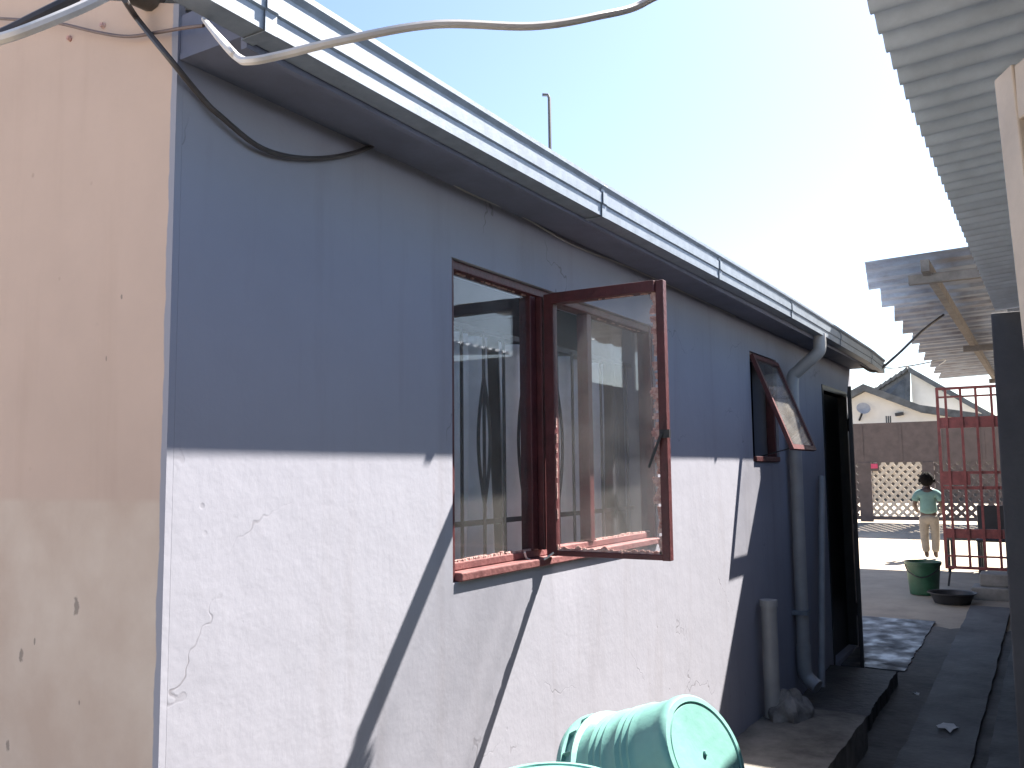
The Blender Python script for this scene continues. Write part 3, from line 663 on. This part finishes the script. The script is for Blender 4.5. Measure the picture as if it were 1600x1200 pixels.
# low table with cloth and dark chair behind the red gate
ty = 12.6; tz = zg(ty)
t = thing('side_table', 'low dark table with pale blue cloth behind the red gate', 'table', (-1.08, ty, tz))
MB().box((-1.27, ty-.2, tz+.40), (-.86, ty+.25, tz+.425)).build('table_top', M['wood'], t)
MB().box((-1.285, ty-.215, tz+.4265), (-.845, ty+.265, tz+.434)).build('table_cloth', M['cloth_blue'], t)
for x in (-1.26, -.90):
    for yv in (ty-.19, ty+.21): MB().box((x, yv, tz-.01), (x+.03, yv+.03, tz+.399)).build('leg', M['black'], t)
cx_, cy_ = -.72, 12.4; tz = zg(cy_)
t = thing('chair', 'dark plastic chair half hidden behind the red gate bars', 'chair', (cx_, cy_, tz))
MB().box((cx_-.2, cy_-.2, tz+.40), (cx_+.2, cy_+.2, tz+.43)).build('seat', M['black'], t, bevel=.01)
MB().box((cx_-.2, cy_+.17, tz+.4305), (cx_+.2, cy_+.2, tz+.82)).build('backrest', M['black'], t, bevel=.01)
for x in (-.19, .155):
    for yv in (-.19, .155): MB().box((cx_+x, cy_+yv, tz-.01), (cx_+x+.035, cy_+yv+.035, tz+.40)).build('leg', M['black'], t)

# ---------------------------------------------------------------- the child
def skin(name, V, E_, Rr, m, parent, sub=2):
    me = bpy.data.meshes.new(name); me.from_pydata(V, E_, []); me.update()
    o = bpy.data.objects.new(name, me); C.objects.link(o); me.materials.append(m); o.parent = parent
    md = o.modifiers.new('skin', 'SKIN'); md.use_smooth_shade = True
    for i, rr in enumerate(Rr):
        sv = me.skin_vertices[0].data[i]; sv.radius = rr if isinstance(rr, tuple) else (rr, rr); sv.use_root = (i == 0)
    sb = o.modifiers.new('sub', 'SUBSURF'); sb.levels = sub; sb.render_levels = sub
    return o
cy_ = 14.0
child = thing('person', 'child in mint T-shirt and khaki trousers standing with back turned in the alley', 'person', (-.1165*cy_, cy_, zg(cy_)+.004))
H = 1.22
# local axes: +Y away from the camera (facing direction)
V = [(0,0,.60), (0,.0,.72), (0,-.005,.86), (0,-.01,.95), (0,0,1.00), (0,.01,1.055), (0,.015,1.12), (0,.012,1.17),
     (.065,0,.56), (.07,.012,.33), (.062,-.012,.06), (.066,.085,.025),
     (-.065,0,.56), (-.068,.0,.33), (-.05,-.03,.06), (-.055,.07,.025),
     (.125,-.005,.93), (.175,-.02,.77), (.165,.11,.66), (.135,.19,.655),
     (-.125,-.005,.93), (-.175,-.02,.77), (-.165,.11,.66), (-.135,.19,.655)]
E_ = [(0,1),(1,2),(2,3),(3,4),(4,5),(5,6),(6,7),(0,8),(8,9),(9,10),(10,11),(0,12),(12,13),(13,14),(14,15),(3,16),(16,17),(17,18),(18,19),(3,20),(20,21),(21,22),(22,23)]
Rr = [(.10,.075),(.095,.07),(.105,.075),(.085,.06),.038,(.055,.06),(.072,.08),(.05,.055), .062,.045,.032,.022, .062,.045,.032,.022, .042,.032,.026,.022, .042,.032,.026,.022]
skin('body', V, E_, Rr, M['skin'], child)
for s in (1, -1):      # fingers, curled forward
    for k in range(4):
        bx = s*(.135-.010*(k-1.5)); skin('finger', [(bx, .205, .655), (bx, .235, .650-.004*k), (bx-.004*s, .245, .628)], [(0,1),(1,2)], [.008,.0075,.006], M['skin'], child, 1)
    skin('thumb', [(s*.118, .195, .66), (s*.10, .22, .668), (s*.098, .24, .66)], [(0,1),(1,2)], [.009,.008,.007], M['skin'], child, 1)
# T-shirt
V = [(0,0,.60), (0,0,.72), (0,-.005,.86), (0,-.01,.945), (0,-.004,.985), (.125,-.005,.925), (.178,-.02,.80), (-.125,-.005,.925), (-.178,-.02,.80)]
skin('t_shirt', V, [(0,1),(1,2),(2,3),(3,4),(3,5),(5,6),(3,7),(7,8)], [(.135,.10),(.122,.09),(.125,.092),(.10,.072),(.05,.048),.058,.058,.058,.058], M['shirt'], child)
V = [(0,0,.64), (0,0,.585), (.068,0,.53), (.072,.012,.33), (.064,-.010,.085), (-.068,0,.53), (-.07,.0,.33), (-.052,-.028,.085)]
skin('trousers', V, [(0,1),(1,2),(2,3),(3,4),(1,5),(5,6),(6,7)], [(.122,.09),(.12,.09),.076,.062,.052,.076,.062,.052], M['trousers'], child)
# hair: cropped cap with two small puffs
def hair(u, v):
    a = 2*math.pi*u; b = math.pi*(v-.42)*.86 if v < 1 else math.pi/2; b = -1.15+(math.pi/2+1.15)*v
    k = 1+.10*noise.noise(Vector((math.cos(a)*3, math.sin(a)*3, v*5)))
    return (.094*k*math.cos(a)*math.cos(b), -.022+.088*k*math.sin(a)*math.cos(b), 1.118+.104*k*math.sin(b))
o = MB().grid(hair, 32, 14).build('hair', M['hair'], smooth=True); o.parent = child
for s in (1, -1):
    m = MB()
    m.grid(lambda u, v: (s*.088+.026*math.cos(2*math.pi*u)*math.sin(math.pi*v)*(1+.25*noise.noise(Vector((u*9, v*9, s)))), -.02+.026*math.sin(2*math.pi*u)*math.sin(math.pi*v), 1.10+.03*math.cos(math.pi*v)), 16, 10)
    o = m.build('hair_puff', M['hair'], smooth=True); o.parent = child
    o = MB().tube([(s*.073, .02, 1.085), (s*.08, .012, 1.095), (s*.082, .005, 1.08), (s*.074, .012, 1.065)], [.008,.011,.010,.006], 8).build('ear', M['skin'], smooth=True); o.parent = child
    o = MB().tube([(s*.028, .088, 1.105), (s*.028, .096, 1.105)], [.009, .006], 8).build('eye', M['paper'], smooth=True); o.parent = child
o = MB().tube([(0, .085, 1.105), (0, .105, 1.078), (0, .088, 1.072)], [.008, .013, .010], 8).build('nose', M['skin'], smooth=True); o.parent = child
o = MB().tube([(-.022, .083, 1.05), (0, .092, 1.05), (.022, .083, 1.05)], [.004, .007, .004], 8).build('mouth', M['redgate'], smooth=True); o.parent = child

# ---------------------------------------------------------------- yard gate with lattice
LY = 18.5; gb0 = zg(LY)
yg = thing('yard_gate', 'brown sheet-steel yard gate with cream lattice panel at the end of the alley', 'gate', (-2.5, LY, gb0))
GT_ = EYE+.875
MB().box((-3.55, LY-.02, EYE+.115), (-.2, LY+.02, GT_)).build('sheet_panel', M['brownsteel'], yg)
for x0, x1 in ((-3.60, -3.551), (-3.36, -3.13), (-2.22, -2.02), (-.199, -.13)):
    MB().box((x0, LY-.04, gb0+.02), (x1, LY+.04, EYE+.114 if x1 > -3.5 and x1 < -.3 else GT_)).build('post', M['brownsteel'], yg)
MB().box((-3.55, LY-.03, gb0+.06), (-.2, LY+.03, EYE-.91)).build('bottom_rail', M['brownsteel'], yg)
for x in (-3.3, -2.6, -1.9, -1.2, -.6): MB().box((x, LY-.032, EYE+.16), (x+.05, LY-.021, GT_-.04)).build('stiffener', M['brownsteel'], yg)
def lattice(x0, x1, z0, z1, pitch, wd, m, yoff):
    for d in (1, -1):
        c = -(z1-z0) if d == 1 else 0
        n = int(((x1-x0)+(z1-z0))/pitch)+1
        for i in range(1, n):
            c = i*pitch
            # line: x-x0 = c - (z-z0) (d=-1) or x1-x = c-(z-z0)
            za = max(0, c-(x1-x0)); zb = min(z1-z0, c)
            if zb-za < .04: continue
            f = (lambda z: x0+c-z) if d == 1 else (lambda z: x1-c+z)
            yv = LY+yoff+(.009 if d == 1 else -.009)
            MB().bar((f(za), yv, z0+za), (f(zb), yv, z0+zb), wd, .016, (0,1,0)).build('lattice_slat', m, yg)
lattice(-3.128, -2.222, EYE-.908, EYE+.113, .152, .052, M['lattice'], 0)
lattice(-3.549, -3.362, EYE-.908, EYE+.113, .152, .062, M['brownsteel'], 0)
lattice(-2.018, -.20, EYE-.908, EYE+.113, .165, .058, M['brownsteel'], 0)
MB().box((-3.13, LY-.045, EYE-.05), (-2.98, LY-.03, EYE+.10)).build('number_plate', M['brownsteel'], yg)
tag(MB().box((-3.12, LY-.075, EYE+.0), (-3.0, LY-.046, EYE+.09)).build('letter_box', mat('pink_plastic', (.55, .05, .12), .5, .1, 9), yg))
# beyond the gate: boundary wall, white houses
bw = thing('boundary_wall', 'dark stained low boundary wall across the road beyond the yard gate', 'wall', (-4, 30, .47))
for i in range(8):
    x = -13+i*2.0; MB().box((x+.08, 29.95, .4), (x+1.92, 30.05, EYE+.42)).build('wall_panel', M['bound'], bw)
    MB().box((x-.08, 29.9, .4), (x+.079, 30.1, EYE+.5)).build('pillar', M['bound'], bw)
hy_ = 32.0
def hp(px, py, y): return onY(px, py, y)
h1 = thing('white_house', 'low white gabled house with dark roof edge beyond the yard gate', 'house', (-4.5, hy_, .47))
ap = hp(1352, 612, hy_); r1 = hp(1395, 628, hy_); r2 = hp(1440, 645, hy_); r3 = hp(1570, 664, hy_); l1 = hp(1300, 640, hy_)
zb = .4
MB().poly([(l1.x, hy_, zb), tuple(l1), tuple(ap), tuple(r1), tuple(r2), tuple(r3), (r3.x, hy_, zb)], (0, 4, 0)).build('wall', M['white_wall'], h1)
top = [l1, ap, r1, r2, r3]
for a, b in zip(top, top[1:]):
    MB().poly([a+Vector((0,-.35,.005)), b+Vector((0,-.35,.005)), b+Vector((0,-.35,.24)), a+Vector((0,-.35,.24))], (0, 4.6, 0)).build('roof_slope', M['slate'], h1)
dc = hp(1352, 645, hy_)
dsh = MB().lathe([(0, .0), (.20, .03), (.36, .10), (.37, .11), (.20, .045), (0, .012)], 24).build('satellite_dish', M['white_wall'], smooth=True)
dsh.data.materials[0] = M['pipe']
dsh.parent = h1; dsh.matrix_parent_inverse = h1.matrix_basis.inverted(); dsh.location = dc+Vector((0,-.35,.1)); dsh.rotation_euler = (RAD(60), 0, RAD(20)); dsh.scale = (.6, .6, .6)
MB().bar(dc+Vector((-.2,-.02,-.25)), dc+Vector((0,-.34,.08)), .05, .05).build('dish_arm', M['black'], h1)
p = hp(1407, 648, hy_); MB().bar(p+Vector((-.14,-.1,.0)), p+Vector((.1,-.1,.03)), .18, .1).build('wall_lamp', M['black'], h1)
for i in range(3): p = hp(1385+i*3.2, 656, hy_); MB().box((p.x-.02, hy_-.012, p.z-.13), (p.x+.02, hy_+.0-.001, p.z+.13)).build('air_vent', M['slate'], h1)
# taller house behind
y2 = 38.0
h2 = thing('white_house', 'taller white-walled house with dark tiled hip roof behind the low gabled one', 'house', (-4.0, y2, .47))
ap2 = hp(1423, 582, y2); e2 = hp(1512, 640, y2); far = hp(1580, 672, y2)
MB().poly([(ap2.x, y2, .4), tuple(ap2), tuple(far), (far.x, y2, .4)], (0, 5, 0)).build('wall', M['white_wall'], h2)
MB().poly([ap2+Vector((-.05,-.3,.0)), far+Vector((0,-.3,0)), far+Vector((0,-.3,.22)), ap2+Vector((-.05,-.3,.22))], (0, 5.6, 0)).build('verge', M['slate'], h2)
le = hp(1366, 614, y2+1); lo = Vector((le.x, y2-.6, EYE+.058*(y2-.6)))
rl = Vector((ap2.x-.03, y2-.6, EYE+.058*(y2-.6)))
MB().poly([ap2+Vector((-.03, 0, .1)), rl, lo, le], (0, .12, -.1)).build('tiled_slope', M['slate'], h2)
for i in range(7):      # ridge and hip tiles break the skyline
    a = (ap2+Vector((-.03,0,.12))).lerp(le+Vector((0,0,.02)), (i+.04)/7); b = (ap2+Vector((-.03,0,.12))).lerp(le+Vector((0,0,.02)), (i+1.1)/7)
    MB().bar(a+Vector((0,0,.06)), b+Vector((0,0,.0)), .26, .12).build('hip_tile', M['slate'], h2)
MB().box((ap2.x-6, y2+.5, .4), (ap2.x-.05, y2+5, EYE+.055*y2)).build('wall', M['white_wall'], h2)
